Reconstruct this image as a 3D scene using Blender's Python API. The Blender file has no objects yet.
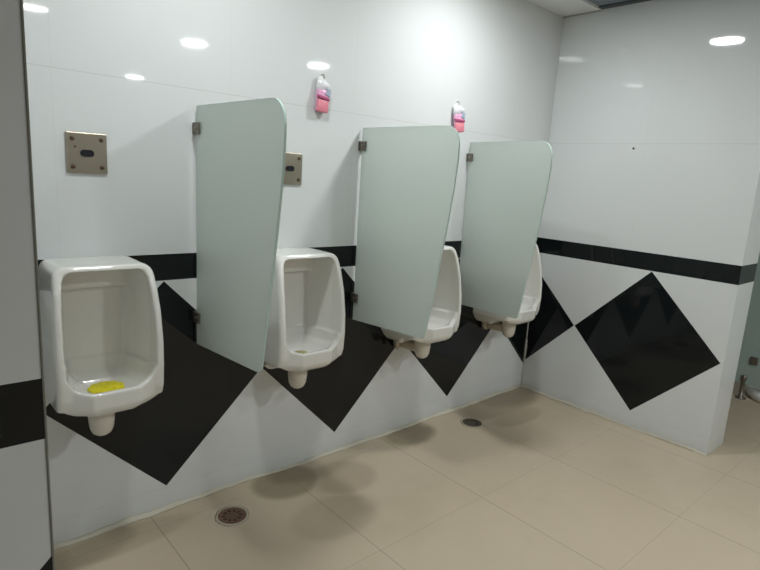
import bpy, bmesh, math, random
from mathutils import Vector, Matrix
C = bpy.context.scene.collection
S = bpy.context.scene
PI = math.pi
random.seed(4)

# ---------------------------------------------------------------- camera
yaw, pitch, roll = 0.7350, -0.1934, 0.0632
f = Vector((math.sin(yaw)*math.cos(pitch), math.cos(yaw)*math.cos(pitch), math.sin(pitch)))
r = Vector((math.cos(yaw), -math.sin(yaw), 0)); u = r.cross(f)
r2 = math.cos(roll)*r + math.sin(roll)*u; u2 = -math.sin(roll)*r + math.cos(roll)*u
cd = bpy.data.cameras.new('camera'); cam = bpy.data.objects.new('camera', cd); C.objects.link(cam)
m = Matrix((r2, u2, -f)).transposed().to_4x4(); m.translation = Vector((-3.2645, -2.0739, 1.3905))
cam.matrix_world = m
cd.sensor_width = 36; cd.lens = 558.9/760*36; cd.clip_start = 0.02
S.camera = cam

# ---------------------------------------------------------------- world, light, exposure
W = bpy.data.worlds.new('World'); S.world = W; W.use_nodes = True
W.node_tree.nodes['Background'].inputs[0].default_value = (0.75, 0.85, 1, 1)
W.node_tree.nodes['Background'].inputs[1].default_value = 0.05
S.view_settings.view_transform = 'Standard'; S.view_settings.look = 'None'
S.view_settings.gamma = 1; S.view_settings.exposure = 0.26; S.view_settings.use_curve_mapping = False
LAMP_W = 15.0
LAMP_COL = (0.955, 1.0, 1.0)
LAMPS = [(-2.42, -0.65, 0.47), (-1.08, -0.58, 0.62), (-2.32, -2.90, 0.08), (-1.10, -2.93, 1.35), (0.10, -2.76, 0.9),
         (-0.72, -5.6, 0.5), (-2.6, -5.6, 0.5), (1.85, -0.95, 0.16)]  # last entry is an added, unseen lamp that lights the stall area

# ---------------------------------------------------------------- materials
def mat(name, col, rough=.5, metal=0, **kw):
    m = bpy.data.materials.new(name); m.use_nodes = True
    b = m.node_tree.nodes['Principled BSDF']
    b.inputs['Base Color'].default_value = (*col, 1); b.inputs['Roughness'].default_value = rough
    b.inputs['Metallic'].default_value = metal
    for k, v in kw.items(): b.inputs[k.replace('_', ' ')].default_value = v
    return m
class NT:
    def __init__(s, m): s.t = m.node_tree; s.b = s.t.nodes['Principled BSDF']
    def n(s, ty, **kw):
        x = s.t.nodes.new(ty)
        for k, v in kw.items(): setattr(x, k, v)
        return x
    def set(s, inp, v):
        if hasattr(v, 'is_linked') or isinstance(v, bpy.types.NodeSocket): s.t.links.new(v, inp)
        else: inp.default_value = v
    def m(s, op, a, b=0, c=None):
        x = s.n('ShaderNodeMath', operation=op); s.set(x.inputs[0], a); s.set(x.inputs[1], b)
        if c is not None: s.set(x.inputs[2], c)
        return x.outputs[0]
    def mix(s, fac, a, b):
        x = s.n('ShaderNodeMix', data_type='RGBA'); s.set(x.inputs[0], fac)
        s.set(x.inputs[6], (*a, 1) if isinstance(a, tuple) else a); s.set(x.inputs[7], (*b, 1) if isinstance(b, tuple) else b)
        return x.outputs[2]
    def noise(s, scale, detail=3, rough=.5, vec=None):
        x = s.n('ShaderNodeTexNoise'); x.inputs['Scale'].default_value = scale; x.inputs['Detail'].default_value = detail
        x.inputs['Roughness'].default_value = rough
        if vec is not None: s.t.links.new(vec, x.inputs['Vector'])
        return x.outputs['Fac']
    def pos(s):
        g = s.n('ShaderNodeNewGeometry'); q = s.n('ShaderNodeSeparateXYZ'); s.t.links.new(g.outputs['Position'], q.inputs[0])
        return g.outputs['Position'], q.outputs
    def ramp(s, v, lo, hi, a=0., b=1.):
        x = s.n('ShaderNodeMapRange', interpolation_type='SMOOTHSTEP'); s.set(x.inputs[0], v)
        for i, q in enumerate((lo, hi, a, b)): x.inputs[i+1].default_value = q
        return x.outputs[0]
    def near(s, v, c, w):                                    # 1 within w of c
        return s.m('LESS_THAN', s.m('ABSOLUTE', s.m('SUBTRACT', v, c)), w)
    def seam(s, v, c, period, w):
        q = s.m('DIVIDE', s.m('SUBTRACT', v, c), period)
        q = s.m('SUBTRACT', s.m('FRACT', s.m('ADD', q, .5)), .5)
        return s.m('LESS_THAN', s.m('MULTIPLY', s.m('ABSOLUTE', q), period), w)

D, Z0, ZB, HB = .85, .101, .952, .100
WHITE = (.68, .70, .70); BLACK = (.007, .009, .010)
def tile_mat(name, axis, centre, seam0, diamonds=True, stop=None):
    m = mat(name, WHITE, .09); n = NT(m); P, q = n.pos(); h, z = q[axis], q[2]
    band = n.near(z, ZB+HB/2, HB/2)
    blk = band
    if diamonds:
        t = n.m('SUBTRACT', n.m('FRACT', n.m('ADD', n.m('DIVIDE', n.m('SUBTRACT', h, centre), D), .5)), .5)
        t = n.m('MULTIPLY', n.m('ABSOLUTE', t), D)
        d = n.m('ADD', t, n.m('ABSOLUTE', n.m('SUBTRACT', z, Z0+D/2)))
        blk = n.m('MAXIMUM', band, n.m('MULTIPLY', n.m('LESS_THAN', d, D/2-.002), n.m('GREATER_THAN', h, stop if stop is not None else -99)))
    sm = n.m('MAXIMUM', n.near(z, 1.658, .0016), n.m('MULTIPLY', n.seam(h, seam0, .606, .0012), .35))
    sm = n.m('MULTIPLY', sm, n.m('GREATER_THAN', z, ZB+HB))
    sm = n.m('MAXIMUM', sm, n.m('MULTIPLY', n.near(z, Z0-.004, .0014), .6))
    sm = n.m('MULTIPLY', sm, n.m('SUBTRACT', 1., blk))
    n.t.links.new(n.m('SUBTRACT', .5, n.m('MULTIPLY', blk, .18)), n.b.inputs['Specular IOR Level'])
    foot_tone = n.ramp(n.m('ADD', z, n.m('MULTIPLY', n.noise(9, 4), .10)), .03, .13, .35, 0)  # uneven tone, slightly darker towards the foot of the wall
    white = n.mix(foot_tone, WHITE, (.46, .46, .40))
    white = n.mix(n.m('MULTIPLY', sm, .24), white, (.30, .29, .26))
    n.t.links.new(n.mix(blk, white, BLACK), n.b.inputs['Base Color'])
    n.b.inputs['Coat Weight'].default_value = 0
    bp = n.n('ShaderNodeBump'); bp.inputs['Strength'].default_value = .03; bp.inputs['Distance'].default_value = .02
    n.t.links.new(n.noise(2.2, 1), bp.inputs['Height']); n.t.links.new(bp.outputs[0], n.b.inputs['Normal'])
    n.t.links.new(n.m('ADD', n.m('MULTIPLY', n.noise(6, 4), .03), .022), n.b.inputs['Roughness'])
    return m
M_back = tile_mat('wall tile back', 0, .063-3*D, -.606*3+.2)
M_right = tile_mat('wall tile right', 1, -.763, -.62, True, -1.187)
M_left = tile_mat('wall tile left', 0, -2.895, -3.5)
M_plain = tile_mat('wall tile plain', 2, 0, -.3, False)

M_floor = mat('beige floor tile', (.4, .33, .24), .32); n = NT(M_floor); P, q = n.pos()
base = n.mix(n.ramp(n.noise(1.8, 5, .6), .3, .7), (.455, .375, .275), (.54, .45, .335))
base = n.mix(n.m('MULTIPLY', n.ramp(n.noise(14, 5, .7), .45, .75), .25), base, (.33, .27, .18))
stain_shade = None  # brown stains together with the urinals' shade, painted into the floor colour
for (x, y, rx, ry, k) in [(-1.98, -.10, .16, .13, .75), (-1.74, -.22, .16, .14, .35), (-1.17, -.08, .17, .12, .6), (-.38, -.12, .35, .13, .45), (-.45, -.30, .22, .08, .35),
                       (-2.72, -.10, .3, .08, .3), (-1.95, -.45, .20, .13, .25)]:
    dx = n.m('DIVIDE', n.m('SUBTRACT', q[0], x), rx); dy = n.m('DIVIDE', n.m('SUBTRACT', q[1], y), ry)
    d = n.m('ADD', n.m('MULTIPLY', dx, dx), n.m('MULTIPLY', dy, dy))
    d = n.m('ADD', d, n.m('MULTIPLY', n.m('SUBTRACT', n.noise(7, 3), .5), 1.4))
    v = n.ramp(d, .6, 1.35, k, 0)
    stain_shade = v if stain_shade is None else n.m('MAXIMUM', stain_shade, v)
base = n.mix(stain_shade, base, (.20, .16, .095))
sm = n.m('MAXIMUM', n.seam(q[0], -1.952, .606, .0018), n.m('MULTIPLY', n.seam(q[1], -.10, .62, .0015), .5))
base = n.mix(n.m('MULTIPLY', sm, .6), base, (.17, .13, .08))
n.t.links.new(base, n.b.inputs['Base Color'])
n.t.links.new(n.m('ADD', n.m('MULTIPLY', n.noise(5, 4), .3), .25), n.b.inputs['Roughness'])

M_ceil = mat('grey ceiling board', (.20, .23, .27), .7)
M_ceilw = mat('white ceiling board', (.78, .80, .79), .6)
M_dark = mat('dark shadow gap strip', (.05, .06, .065), .5)
M_cer = mat('white ceramic', (.76, .75, .71), .1, 0, Coat_Weight=.6, Coat_Roughness=.04)
M_cer2 = mat('aged ceramic', (.66, .62, .54), .25)
M_pipe = mat('beige plastic pipe', (.50, .44, .34), .45)
M_steel = mat('brushed steel', (.36, .32, .255), .32, .8)
M_bracket = mat('dull bronze clamp', (.20, .18, .15), .4, .7)
M_screw = mat('rusty screw', (.10, .06, .03), .5, .6)
M_sensor = mat('sensor window', (.012, .013, .018), .12)
M_rubber = mat('yellow rubber mat', (.72, .64, .01), .45)
M_caulk = mat('caulk', (.56, .53, .43), .8)
M_corner = mat('grey grout', (.34, .34, .31), .7)
M_pink = mat('pink film', (.70, .36, .54), .25)
M_coral = mat('coral gel', (.74, .24, .30), .3)
M_magenta = mat('crimson band', (.45, .08, .20), .35)
M_wfilm = mat('white film', (.85, .85, .88), .15, 0, Coat_Weight=1)
M_bluegrey = mat('blue grey print', (.35, .42, .52), .3)
M_rust = mat('rusty grate', (.13, .07, .045), .6)
M_hole = mat('drain hole', (.05, .03, .02), .8)
M_browndirt = mat('dark grate', (.06, .05, .035), .6)
M_trim = mat('white lamp trim', (.85, .85, .85), .4)
M_diff = mat('lamp diffuser', (.9, .9, .9), .5); M_diff.node_tree.nodes['Principled BSDF'].inputs['Emission Color'].default_value = (1, 1, .97, 1)
M_diff.node_tree.nodes['Principled BSDF'].inputs['Emission Strength'].default_value = 20

def frosted():
    m = bpy.data.materials.new('frosted green glass'); m.use_nodes = True; n = NT(m); b = n.b
    b.inputs['Base Color'].default_value = (.88, .96, .93, 1); b.inputs['Roughness'].default_value = .55
    b.inputs['Transmission Weight'].default_value = 1; b.inputs['IOR'].default_value = 1.25
    tr = n.n('ShaderNodeBsdfTranslucent'); tr.inputs[0].default_value = (.95, 1, .965, 1)
    df = n.n('ShaderNodeBsdfDiffuse'); df.inputs[0].default_value = (.80, .87, .825, 1)
    mx = n.n('ShaderNodeMixShader'); mx.inputs[0].default_value = .58
    n.t.links.new(tr.outputs[0], mx.inputs[1]); n.t.links.new(df.outputs[0], mx.inputs[2])
    m2 = n.n('ShaderNodeMixShader'); m2.inputs[0].default_value = .80
    n.t.links.new(b.outputs[0], m2.inputs[1]); n.t.links.new(mx.outputs[0], m2.inputs[2])
    gl = n.n('ShaderNodeBsdfGlossy'); gl.inputs['Roughness'].default_value = .35
    fr = n.n('ShaderNodeFresnel'); fr.inputs[0].default_value = 1.35
    m3 = n.n('ShaderNodeMixShader'); n.t.links.new(fr.outputs[0], m3.inputs[0])
    n.t.links.new(m2.outputs[0], m3.inputs[1]); n.t.links.new(gl.outputs[0], m3.inputs[2])
    n.t.links.new(m3.outputs[0], n.t.nodes['Material Output'].inputs[0])
    return m
M_glass = frosted()
M_gedge = mat('glass edge', (.50, .64, .59), .2)

# ---------------------------------------------------------------- helpers
def obj(name, bm, m, parent=None, smooth=False, mods=()):
    me = bpy.data.meshes.new(name); bmesh.ops.recalc_face_normals(bm, faces=bm.faces); bm.to_mesh(me); bm.free()
    for x in (m if isinstance(m, (list, tuple)) else [m]): me.materials.append(x)
    if smooth:
        for p in me.polygons: p.use_smooth = True
    o = bpy.data.objects.new(name, me); C.objects.link(o)
    if parent: o.parent = parent
    return o
def add_box(bm, a, b, bev=0):
    g = bmesh.ops.create_cube(bm, size=1)['verts']
    for v in g: v.co = Vector([(a[i]+b[i])/2 + v.co[i]*(b[i]-a[i]) for i in range(3)])
    if bev:
        es = list({e for v in g for e in v.link_edges})
        bmesh.ops.bevel(bm, geom=es, offset=bev, segments=2, affect='EDGES', profile=.5)
def box(a, b, bev=0): bm = bmesh.new(); add_box(bm, a, b, bev); return bm
def add_loft(bm, rings):
    R = [[bm.verts.new(p) for p in ring] for ring in rings]; k = len(R[0])
    for a, b in zip(R, R[1:]):
        for i in range(k): bm.faces.new((a[i], a[(i+1) % k], b[(i+1) % k], b[i]))
    bm.faces.new(R[0]); bm.faces.new(R[-1])
def add_lathe(bm, prof, n=32, at=(0, 0, 0), axis='z'):       # closed ends where r>0
    rings = []
    for rr, z in prof:
        ring = []
        for i in range(n):
            a = 2*PI*i/n; p = (rr*math.cos(a), rr*math.sin(a), z)
            if axis == 'y': p = (p[0], -p[2], p[1])
            if axis == 'x': p = (p[2], p[0], p[1])
            ring.append((p[0]+at[0], p[1]+at[1], p[2]+at[2]))
        rings.append(ring)
    add_loft(bm, rings)
def add_prism(bm, pts, x0, x1, ax=0, bev=0):                  # polygon in the two other axes
    def P(a, b, c): return {0: (c, a, b), 1: (a, c, b), 2: (a, b, c)}[ax]
    A = [bm.verts.new(P(a, b, x0)) for a, b in pts]; B = [bm.verts.new(P(a, b, x1)) for a, b in pts]
    k = len(pts); fs = [bm.faces.new(A), bm.faces.new(B)]
    for i in range(k): bm.faces.new((A[i], A[(i+1) % k], B[(i+1) % k], B[i]))
    if bev:
        es = list({e for q in fs for e in q.edges}); bmesh.ops.bevel(bm, geom=es, offset=bev, segments=2, affect='EDGES')
def tube_bm(pts, rad, n=14, bm=None):
    bm = bm or bmesh.new(); pts = [Vector(p) for p in pts]; rings = []
    for i, p in enumerate(pts):
        t = (pts[min(i+1, len(pts)-1)] - pts[max(i-1, 0)]).normalized()
        a = t.cross(Vector((1, 0, 0)) if abs(t.x) < .9 else Vector((0, 0, 1))).normalized(); b = t.cross(a)
        rr = rad[i] if isinstance(rad, (list, tuple)) else rad
        rings.append([p + rr*(math.cos(2*PI*k/n)*a + math.sin(2*PI*k/n)*b) for k in range(n)])
    add_loft(bm, rings); return bm
def thing(name, label, cat, loc=(0, 0, 0), rotz=0, group=None):
    o = bpy.data.objects.new(name, None); C.objects.link(o); o.location = loc; o.rotation_euler = (0, 0, rotz)
    o.empty_display_size = .1; tag(o, label, cat, group); return o
def tag(o, label, cat, group=None):
    o['label'] = label; o['category'] = cat
    if group: o['group'] = group
    return o
def struct(name, bm, m, **kw): o = obj(name, bm, m, **kw); o['kind'] = 'structure'; return o
def dup(root, loc, label, rotz=0):
    R = root.copy(); C.objects.link(R); R.location = loc; R.rotation_euler = (0, 0, rotz); R['label'] = label
    for ch in list(root.children):
        c = ch.copy(); C.objects.link(c); c.parent = R
        for g in list(ch.children): d = g.copy(); C.objects.link(d); d.parent = c
    return R

# ---------------------------------------------------------------- room shell
CZ = 2.42; X0, X1, Y0 = -5.4, 2.8, -7.4
struct('floor', box((X0, Y0, -.1), (X1, .15, 0)), M_floor)
struct('wall_back', box((-3.10, 0, 0), (0, .15, 2.7)), M_back)
bm = box((0, -1.20, 0), (.26, .15, 2.7)); bm.faces.ensure_lookup_table()
for fc in bm.faces:
    if abs(fc.normal.y) > .5 or fc.normal.x > .5: fc.material_index = 1
struct('wall_right', bm, [M_right, M_plain])
bm = box((X0, -1.13, 0), (-3.10, .15, 2.7)); bm.faces.ensure_lookup_table()
for fc in bm.faces:
    if abs(fc.normal.x) > .5: fc.material_index = 1
struct('wall_left', bm, [M_left, M_plain])
struct('wall_front', box((X0, Y0-.15, 0), (X1, Y0, 2.7)), M_plain)
struct('wall_far_left', box((X0-.15, Y0, 0), (X0, -1.13, 2.7)), M_plain)
struct('wall_far_right', box((X1, Y0, 0), (X1+.15, .15, 2.7)), M_plain)
struct('wall_passage', box((.26, -.02, 0), (X1, .15, 2.7)), M_plain)
# ceiling: white strip along the back wall, grey boards over the rest, a dark strip standing in for the shaded gap at the right wall
struct('ceiling', box((X0, Y0, CZ+.012), (X1, .15, CZ+.12)), M_ceil)
struct('trim_1', box((-3.10, -.245, CZ), (0, 0, CZ+.012), .002), M_ceilw)
struct('trim_2', box((-.045, -1.2, CZ+.004), (0, -.252, CZ+.012)), M_dark)
struct('trim_3', box((-3.10, -.252, CZ-.003), (0, -.245, CZ+.012)), M_ceilw)
struct('trim_7', box((-.012, -.245, CZ-.006), (0, 0, CZ)), M_corner)
# irregular cement skirting lines at the foot of the walls, grout up the corner
def caulk(name, a, b, nrm, h=.010, d=.013, N=160):
    bm = bmesh.new(); rings = []; a = Vector(a); b = Vector(b); nrm = Vector(nrm); rnd = random.Random(name)
    hh, dd = h, d
    for i in range(N+1):
        hh = max(h*.35, min(h*2.0, hh + rnd.uniform(-1, 1)*h*.35)); dd = max(d*.5, min(d*1.7, dd + rnd.uniform(-1, 1)*d*.3))
        p = a.lerp(b, i/N); up = Vector((0, 0, 1))
        rings.append([p, p+nrm*dd, p+nrm*dd*.75+up*hh*.35, p+nrm*dd*.3+up*hh*.8, p+up*hh])
    add_loft(bm, rings); return bm
struct('trim_4', caulk('a', (-3.10, 0, 0), (0, 0, 0), (0, -1, 0)), M_caulk, smooth=True)
struct('trim_5', caulk('b', (0, -1.2, 0), (0, 0, 0), (-1, 0, 0), .008, .007), M_caulk, smooth=True)
bm = bmesh.new(); rings = []; rnd = random.Random(7)
for i in range(40):
    z = .012+i*.0125; w = .006+rnd.uniform(-.001, .001)+(.008 if .18 < z < .34 else 0)*rnd.uniform(.3, 1)
    rings.append([(0, 0, z), (0, -w*1.2, z), (-w*.5, -w*.5, z), (-w*.7, 0, z)])
add_loft(bm, rings); struct('trim_6', bm, mat('pale grout', (.5, .5, .46), .6), smooth=True)
# worn grey plaster edge of the left wall
struct('trim_8', box((-3.100, -1.132, 0), (-3.0965, -1.10, 2.42), .001), mat('worn plaster', (.22, .22, .19), .8))

# ---------------------------------------------------------------- ceiling lamps
def downlight(x, y, k, label):
    zc = CZ+.012
    t = thing('ceiling_light', label, 'ceiling light', (x, y, zc), 0, 'round downlights in the ceiling')
    bm = bmesh.new(); add_lathe(bm, [(.118, 0), (.116, -.008), (.104, -.010), (.100, -.004), (.100, 0)], 40); obj('trim_ring', bm, M_trim, t, True)
    bm = bmesh.new(); add_lathe(bm, [(.099, -.003), (.099, -.001)], 40); obj('diffuser', bm, M_diff, t)
    ld = bpy.data.lights.new('downlight_lamp', 'AREA'); ld.shape = 'DISK'; ld.size = .19; ld.energy = LAMP_W*k; ld.color = LAMP_COL
    lo = bpy.data.objects.new('downlight_lamp', ld); C.objects.link(lo); lo.parent = t; lo.location = (0, 0, -.016)
    return t
LL = ['round white downlight over the leftmost urinal', 'round white downlight over the two right urinals', 'round white downlight behind the camera on the left',
      'round white downlight in the middle of the row behind the camera', 'round white downlight behind the camera by the passage',
      'round white downlight at the far end of the room', 'round white downlight at the far left end of the room', 'added round downlight, out of view in the stall beyond the right wall']
for (x, y, k), l in zip(LAMPS, LL): downlight(x, y, k, l)

# ---------------------------------------------------------------- urinal
def rnd_rect(hw, d, r, z, y0=0., fh=None, df=None):
    """plan outline: back on y0, cheeks to -d, optional front flat of half width fh at -df"""
    pts = [(-hw, y0)]
    def arc(cx, cy, a0, a1, k=5): return [(cx+r*math.cos(a0+(a1-a0)*i/k), cy+r*math.sin(a0+(a1-a0)*i/k)) for i in range(k+1)]
    pts += arc(-hw+r, -d+r, PI, 1.5*PI)
    if fh: pts += [(-fh, -df), (fh, -df)]
    pts += arc(hw-r, -d+r, 1.5*PI, 2*PI)
    pts += [(hw, y0)]
    return [(x, y, z) for x, y in pts]
def urinal_body():
    bm = bmesh.new()
    prof = [(.548, .100, .085), (.556, .128, .11), (.578, .152, .14), (.596, .165, .175), (.606, .174, .230), (.613, .177, .252), (.645, .178, .262), (.72, .178, .267), (.80, .179, .262), (.90, .176, .248),
            (.98, .171, .228), (1.015, .167, .216), (1.032, .163, .210), (1.044, .155, .205), (1.052, .144, .201), (1.056, .131, .197)]
    add_loft(bm, [rnd_rect(w, d, .016, z) for z, w, d in prof])
    A = mesh_obj(bm, .916)
    bm = bmesh.new()     # projecting lip with chamfered corners
    def hexa(k, zs, dz):
        hw, fh, df, dc = .168*k, .078*k, .292, .245
        return [(-hw, -.08, zs+dz), (-hw, -dc, zs+dz), (-fh, -df-(k-1)*.12, zs), (fh, -df-(k-1)*.12, zs), (hw, -dc, zs+dz), (hw, -.08, zs+dz)]
    add_loft(bm, [hexa(.76, .582, 0.01), hexa(.93, .600, .006), hexa(.985, .614, .010), hexa(1.0, .668, .048)])
    B = mesh_obj(bm, .916)
    bm = bmesh.new()     # bowl cavity
    def cav(z, hw, yb, yc, yf, fh):
        bw = hw*.66
        return [(-bw, yb, z), (-hw, yc, z), (-fh, yf, z), (fh, yf, z), (hw, yc, z), (bw, yb, z)]
    add_loft(bm, [cav(.612, .05, -.12, -.17, -.20, .03), cav(.622, .085, -.09, -.19, -.238, .048), cav(.64, .115, -.07, -.21, -.262, .066), cav(.67, .146, -.058, -.222, -.274, .074),
                  cav(.702, .157, -.056, -.235, -.29, .08), cav(.748, .151, -.06, -.232, -.29, .083)])
    Cc = mesh_obj(bm)
    bm = bmesh.new()     # front opening, with a header at the top of the back
    def op(z, hw, yb): k = .70 if yb > -.06 else .76; return [(-hw*k, yb, z), (-hw*(k+1)/2, yb-.045, z), (-hw, -.190, z), (-hw-.004, -.5, z), (hw+.004, -.5, z), (hw, -.190, z), (hw*(k+1)/2, yb-.045, z), (hw*k, yb, z)]
    add_loft(bm, [op(.7133, .157, -.053), op(.8131, .159, -.049), op(.8937, .157, -.046), op(.952, .153, -.046), op(.966, .152, -.082), op(1.012, .146, -.088), op(1.030, .136, -.09), op(1.038, .122, -.09), op(1.041, .108, -.09)])
    Dd = mesh_obj(bm)
    bm = bmesh.new()     # the rim of the lip, rising towards the cheeks
    add_prism(bm, [(-.1553, .7171), (-.137, .6865), (-.118, .6745), (-.076, .6665), (.076, .6665), (.118, .6745), (.137, .6865), (.1553, .7171), (.1553, .7471), (-.1553, .7471)], -.487, -.193, 1)
    Ee = mesh_obj(bm)
    for o, op_ in ((B, 'UNION'), (Cc, 'DIFFERENCE'), (Dd, 'DIFFERENCE'), (Ee, 'DIFFERENCE')):
        md = A.modifiers.new('b', 'BOOLEAN'); md.object = o; md.operation = op_; md.solver = 'EXACT'
    md = A.modifiers.new('r', 'REMESH'); md.mode = 'VOXEL'; md.voxel_size = .0042; md.use_smooth_shade = True
    md = A.modifiers.new('s', 'SMOOTH'); md.iterations = 8; md.factor = .5
    bpy.context.view_layer.update()
    me = bpy.data.meshes.new_from_object(A.evaluated_get(bpy.context.evaluated_depsgraph_get()))
    for o in (A, B, Cc, Dd, Ee): bpy.data.objects.remove(o)
    me.materials.clear(); me.materials.append(M_cer)
    for p in me.polygons: p.use_smooth = True
    # keep the back flush with the wall
    for v in me.vertices:
        if v.co.y > -.0015: v.co.y = -.0015
    return me
def mesh_obj(bm, sx=.87):
    for v in bm.verts: v.co.x *= sx
    me = bpy.data.meshes.new('tmp'); bmesh.ops.recalc_face_normals(bm, faces=bm.faces); bmesh.ops.triangulate(bm, faces=bm.faces)
    bm.to_mesh(me); bm.free(); o = bpy.data.objects.new('tmp', me); C.objects.link(o); return o
U_me = urinal_body()
def make_urinal(x, label):
    t = thing('urinal', label, 'urinal', (x, 0, .48), 0, 'wall hung urinals')
    o = bpy.data.objects.new('bowl', U_me); U_me.name = 'bowl'; C.objects.link(o); o.parent = t; o.location = (0, 0, -.48)
    bm = bmesh.new(); add_lathe(bm, [(.044, .590), (.042, .555), (.040, .53), (.037, .505), (.030, .488), (.018, .479), (.004, .477)], 28, (-.019, -.175, -.48))
    s = obj('drain_outlet', bm, M_cer2, t, True); s['label'] = 'rounded ceramic drain outlet'
    return t
URX = [-2.747, -1.970, -1.207, -.460]
ULAB = ['white ceramic wall urinal at far left with bright yellow mat in its bowl', 'white urinal between the first and second frosted glass screens',
        'white urinal half hidden by the middle frosted glass screen', 'white urinal nearest the room corner, behind the third glass screen']
u0 = make_urinal(URX[0], ULAB[0]); U = [u0]
for x, l in zip(URX[1:], ULAB[1:]): U.append(dup(u0, (x, 0, .48), l))
# waste pipes showing beneath some bowls
def waste(t, kind):
    bm = tube_bm([(-.022, -.175, .05), (-.024, -.14, .045), (-.028, -.10, .045), (-.034, -.06, .045), (-.036, -.004, .045)], [.020, .024, .025, .025, .025])
    p = obj('waste_pipe', bm, M_pipe, t, True)
    bm = bmesh.new(); add_lathe(bm, [(.034, .0), (.034, .02), (.028, .026)], 24, (-.036, -.008, .045), 'y'); obj('pipe_flange', bm, M_pipe, p, True)
    if kind > 1:
        bm = bmesh.new(); add_lathe(bm, [(.018, 0), (.024, .006), (.024, .04), (.018, .046)], 12, (-.085, -.05, .085), 'y'); q = obj('fixing_nut', bm, M_pipe, t, True)
        bm = tube_bm([(-.085, -.06, .11), (-.088, -.06, .06), (-.08, -.05, .02)], [.013, .012, .007], bm=None); obj('hook_bolt', bm, M_pipe, t, True)
waste(U[2], 2); waste(U[3], 1)

def mat_disc(x, y, z, rx, ry, label, m, group):
    bm = bmesh.new(); rnd = random.Random(3); N = 36; rings = []
    for k, zz in ((.96, 0), (1, .003), (1, .006), (.94, .009)):
        rings.append([(rx*k*(1+.05*math.sin(9*a))*math.cos(a), ry*k*(1+.05*math.sin(9*a))*math.sin(a), zz) for a in [2*PI*i/N for i in range(N)]])
    add_loft(bm, rings)
    for i in range(14):
        a = i*2.4; rr = .85*math.sqrt(i/14); add_lathe(bm, [(.005, .008), (.0045, .0105), (.002, .0105)], 8, (rx*rr*math.cos(a), ry*rr*math.sin(a), 0))
    o = obj('urinal_mat', bm, m, None, True); o.location = (x, y, z); tag(o, label, 'urinal mat', group); return o
mat_disc(URX[0]+.000, -.170, .634, .056, .050, 'bright yellow rubber mat in the bowl of the far left urinal', M_rubber, 'yellow urinal mats')
mat_disc(URX[1]-.004, -.165, .620, .034, .026, 'dull small yellow mat in the bowl of the second urinal from the left', mat('dull yellow mat', (.46, .41, .20), .5), 'yellow urinal mats')

# ---------------------------------------------------------------- frosted glass screens
def screen_outline():
    pts = [(-.014, .688), (-.014, 1.600)]; R = .075; cy, cz = -.622+R, 1.600-R-.003
    pts += [(cy+R*math.cos(a), cz+R*math.sin(a)) for a in [PI/2+PI/2*i/8 for i in range(9)]]
    pts += [(-.622, 1.46), (-.614, 1.36), (-.596, 1.22), (-.575, 1.08), (-.553, .94), (-.533, .82)]
    pts += [(-.520, .742), (-.514, .728), (-.502, .720), (-.487, .719)]
    return pts
def make_screen(x, rot, label):
    t = thing('urinal_screen', label, 'partition screen', (x, 0, .69), rot, 'frosted glass privacy screens')
    bm = bmesh.new(); add_prism(bm, [(a, b-.69) for a, b in screen_outline()], -.004, .004, 0, .001)
    bm.normal_update()
    for q in bm.faces:
        if abs(q.normal.x) < .9: q.material_index = 1
    obj('glass_panel', bm, [M_glass, M_gedge], t)
    for z in (1.518, .800):
        bm = bmesh.new(); add_box(bm, (-.014, -.050, z-.69-.021), (-.0045, -.0005, z-.69+.021), .002); add_box(bm, (.0045, -.050, z-.69-.021), (.014, -.0005, z-.69+.021), .002)
        add_box(bm, (-.014, -.0135, z-.69-.021), (.014, -.0005, z-.69+.021), .001)
        c = obj('wall_clamp', bm, M_bracket, t)
        bm = bmesh.new(); add_lathe(bm, [(.006, 0), (.006, -.003), (.004, -.004)], 12, (-.014, -.03, z-.69), 'x'); obj('screw', bm, M_steel, c, True)
    return t
s0 = make_screen(-2.361, 0, 'pale green frosted glass screen between the two leftmost urinals')
dup(s0, (-1.566, 0, .69), 'pale green frosted glass screen, the middle one of three', -math.radians(2.0))
dup(s0, (-.790, 0, .69), 'pale green frosted glass screen nearest the room corner, swung slightly askew', -math.radians(12))

# ---------------------------------------------------------------- sensor plates
def make_plate(x, z, label):
    t = thing('sensor_plate', label, 'flush sensor plate', (x, 0, z), 0, 'steel flush sensor plates')
    obj('faceplate', box((-.062, -.008, -.066), (.062, 0, .066), .003), M_steel, t)
    for sx in (-1, 1):
        for sz in (-1, 1):
            bm = bmesh.new(); add_lathe(bm, [(.0065, 0), (.0065, .003), (.004, .005)], 14, (sx*.044, -.008, sz*.045), 'y'); obj('screw', bm, M_screw, t, True)
    bm = bmesh.new(); pts = [(sx*.010+.011*math.cos(a), .011*math.sin(a)) for sx, a in [(1, -PI/2+PI*i/8) for i in range(9)]+[(-1, PI/2+PI*i/8) for i in range(9)]]
    add_prism(bm, pts, -.0115, -.008, 1, .001); obj('sensor_window', bm, M_sensor, t)
    bm = bmesh.new(); add_lathe(bm, [(.0035, 0), (.0035, .001)], 10, (-.036, -.008, .019), 'y'); obj('indicator', bm, M_screw, t)
    return t
p0 = make_plate(-2.737, 1.402, 'square steel sensor plate with black oval window above the leftmost urinal')
dup(p0, (-1.952, 0, 1.395), 'square steel sensor plate partly hidden behind the first glass screen')

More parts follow.
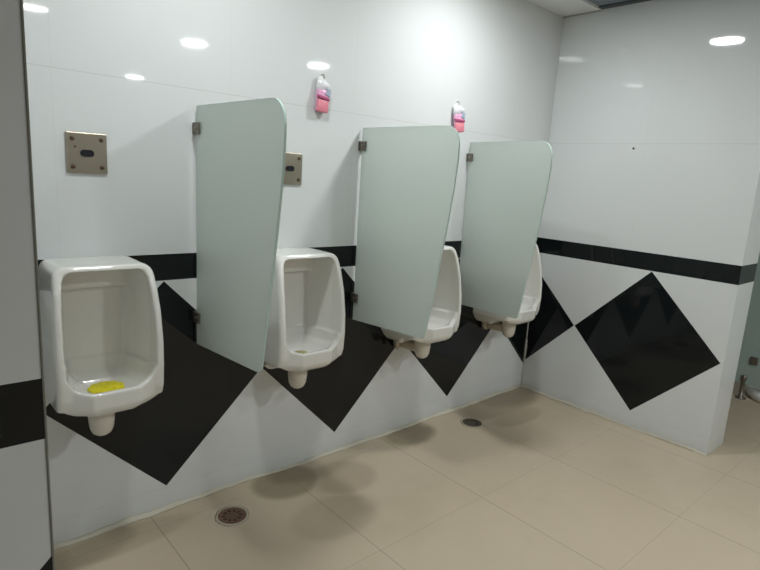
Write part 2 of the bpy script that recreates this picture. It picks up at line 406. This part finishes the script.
# ---------------------------------------------------------------- air freshener packets
def make_packet(x, rot, label, tilt):
    t = thing('air_freshener', label, 'air freshener packet', (x, 0, 1.79), rot, 'pink air freshener packets on the wall')
    t.rotation_euler = (0, tilt, rot)
    bm = bmesh.new(); add_box(bm, (-.030, -.024, -.148), (.030, -.004, -.055), .008); obj('gel_pouch', bm, M_pink, t, True)
    bm = bmesh.new(); add_box(bm, (-.031, -.029, -.150), (.029, -.018, -.098), .006); b = obj('gel_block', bm, M_coral, t, True)
    bm = bmesh.new(); add_prism(bm, [(-.031, -.092), (.030, -.100), (.030, -.088), (-.031, -.080)], -.032, -.018, 1, .002); obj('crimson_band', bm, M_magenta, b)
    bm = bmesh.new(); add_prism(bm, [(-.022, -.070), (.034, -.060), (.040, -.032), (.014, -.020), (-.014, -.002), (-.026, -.006), (-.030, -.050)], -.020, -.006, 1, .003); obj('foil_top', bm, M_wfilm, t, True)
    bm = bmesh.new(); add_prism(bm, [(.008, -.072), (.034, -.084), (.036, -.050), (.022, -.052)], -.027, -.020, 1, .001); obj('printed_patch', bm, M_bluegrey, t)
    bm = tube_bm([(0, -.0, .006), (0, -.016, .006), (.001, -.022, -.001), (0, -.018, -.010)], .0025, 8); obj('hook', bm, M_steel, t, True)
    return t
k0 = make_packet(-1.803, 0, 'pink and coral air freshener packet on the wall above the second urinal', math.radians(2))
k1 = dup(k0, (-.936, -.012, 1.79), 'pink and coral air freshener packet hanging skewed on the wall above the middle glass screen')
k1.rotation_euler = (0, math.radians(-7), math.radians(-12))

# ---------------------------------------------------------------- floor drains
def make_drain(x, y, m, label):
    t = thing('floor_drain', label, 'floor drain', (x, y, 0), .2, 'round floor drains')
    bm = bmesh.new(); rnd = random.Random(2); N = 40; rings = []
    for k, zz in ((.055, .0005), (.057, .003), (.061, .003), (.069, .0006)):
        rings.append([((k+(rnd.uniform(-.003, .003) if k > .060 else 0))*math.cos(2*PI*i/N), (k+(rnd.uniform(-.003, .003) if k > .060 else 0))*math.sin(2*PI*i/N), zz) for i in range(N)])
    R = [[bm.verts.new(q) for q in ring] for ring in rings]
    for a, b in zip(R, R[1:]+R[:1]):
        for i in range(N): bm.faces.new((a[i], a[(i+1) % N], b[(i+1) % N], b[i]))
    obj('cement_rim', bm, mat('dirty cement', (.42, .37, .28), .8), t, True)
    bm = bmesh.new(); add_lathe(bm, [(.0565, .0005), (.0565, .0025), (.052, .003), (.033, .0018)], 36); g = obj('grate', bm, m, t)
    bm = bmesh.new()
    for i in range(10):
        a = 2*PI*i/10; q = [(.026*math.cos(a-.12), .026*math.sin(a-.12)), (.040*math.cos(a-.14), .040*math.sin(a-.14)), (.040*math.cos(a+.14), .040*math.sin(a+.14)), (.026*math.cos(a+.12), .026*math.sin(a+.12))]
        add_prism(bm, q, .0012, .0031, 2)
    obj('grate_slots', bm, M_hole, g)
    return t
make_drain(-2.298, -.200, M_rust, 'round rusty brown floor drain between the two leftmost urinals')
make_drain(-.767, -.191, M_browndirt, 'round dark floor drain beneath the rightmost glass screen')

# ---------------------------------------------------------------- stray screw and reflections' neighbours on the right wall
bm = bmesh.new(); add_lathe(bm, [(.006, -.0002), (.006, -.004), (.003, -.006)], 14, (0, 0, 0), 'x')
o = obj('wall_screw', bm, M_screw, None, True); o.location = (0, -.555, 1.632); tag(o, 'small brown screw head in the white tiled right wall', 'screw')

# ---------------------------------------------------------------- stall beyond the right wall
t = thing('stall_partition', 'greenish frosted stall partition beyond the end of the right wall', 'partition', (1.20, -1.05, 0))
bm = bmesh.new(); add_box(bm, (-.006, -1.10, .11), (.006, .80, 2.05), .001); obj('glass_panel', bm, mat('dark frosted glass', (.34, .42, .39), .4), t)
for y in (0.03, .12):
    bm = bmesh.new(); add_lathe(bm, [(.034, 0), (.034, .006), (.015, .010), (.014, .13), (.020, .135), (.020, .165), (.012, .17)], 20, (0, y, 0)); obj('support_leg', bm, M_bracket, t, True)
bm = bmesh.new(); add_box(bm, (-.018, -.035, .262), (.018, .012, .316), .004); obj('hinge', bm, M_bracket, t)
t = thing('squat_pan', 'white ceramic squat pan on the floor behind the stall partition', 'toilet', (1.50, -1.20, 0))
bm = bmesh.new()
def ov(rx, ry, z, n=32): return [(rx*math.cos(2*PI*i/n), ry*math.sin(2*PI*i/n), z) for i in range(n)]
add_loft(bm, [ov(.31, .21, 0.0005), ov(.32, .22, .03), ov(.31, .21, .06), ov(.26, .15, .062), ov(.20, .10, .02)]); obj('pan', bm, M_cer, t, True)
bm = box((-.20, .06, .058), (-.08, .18, .068), .004); obj('foot_rest', bm, M_cer, t)
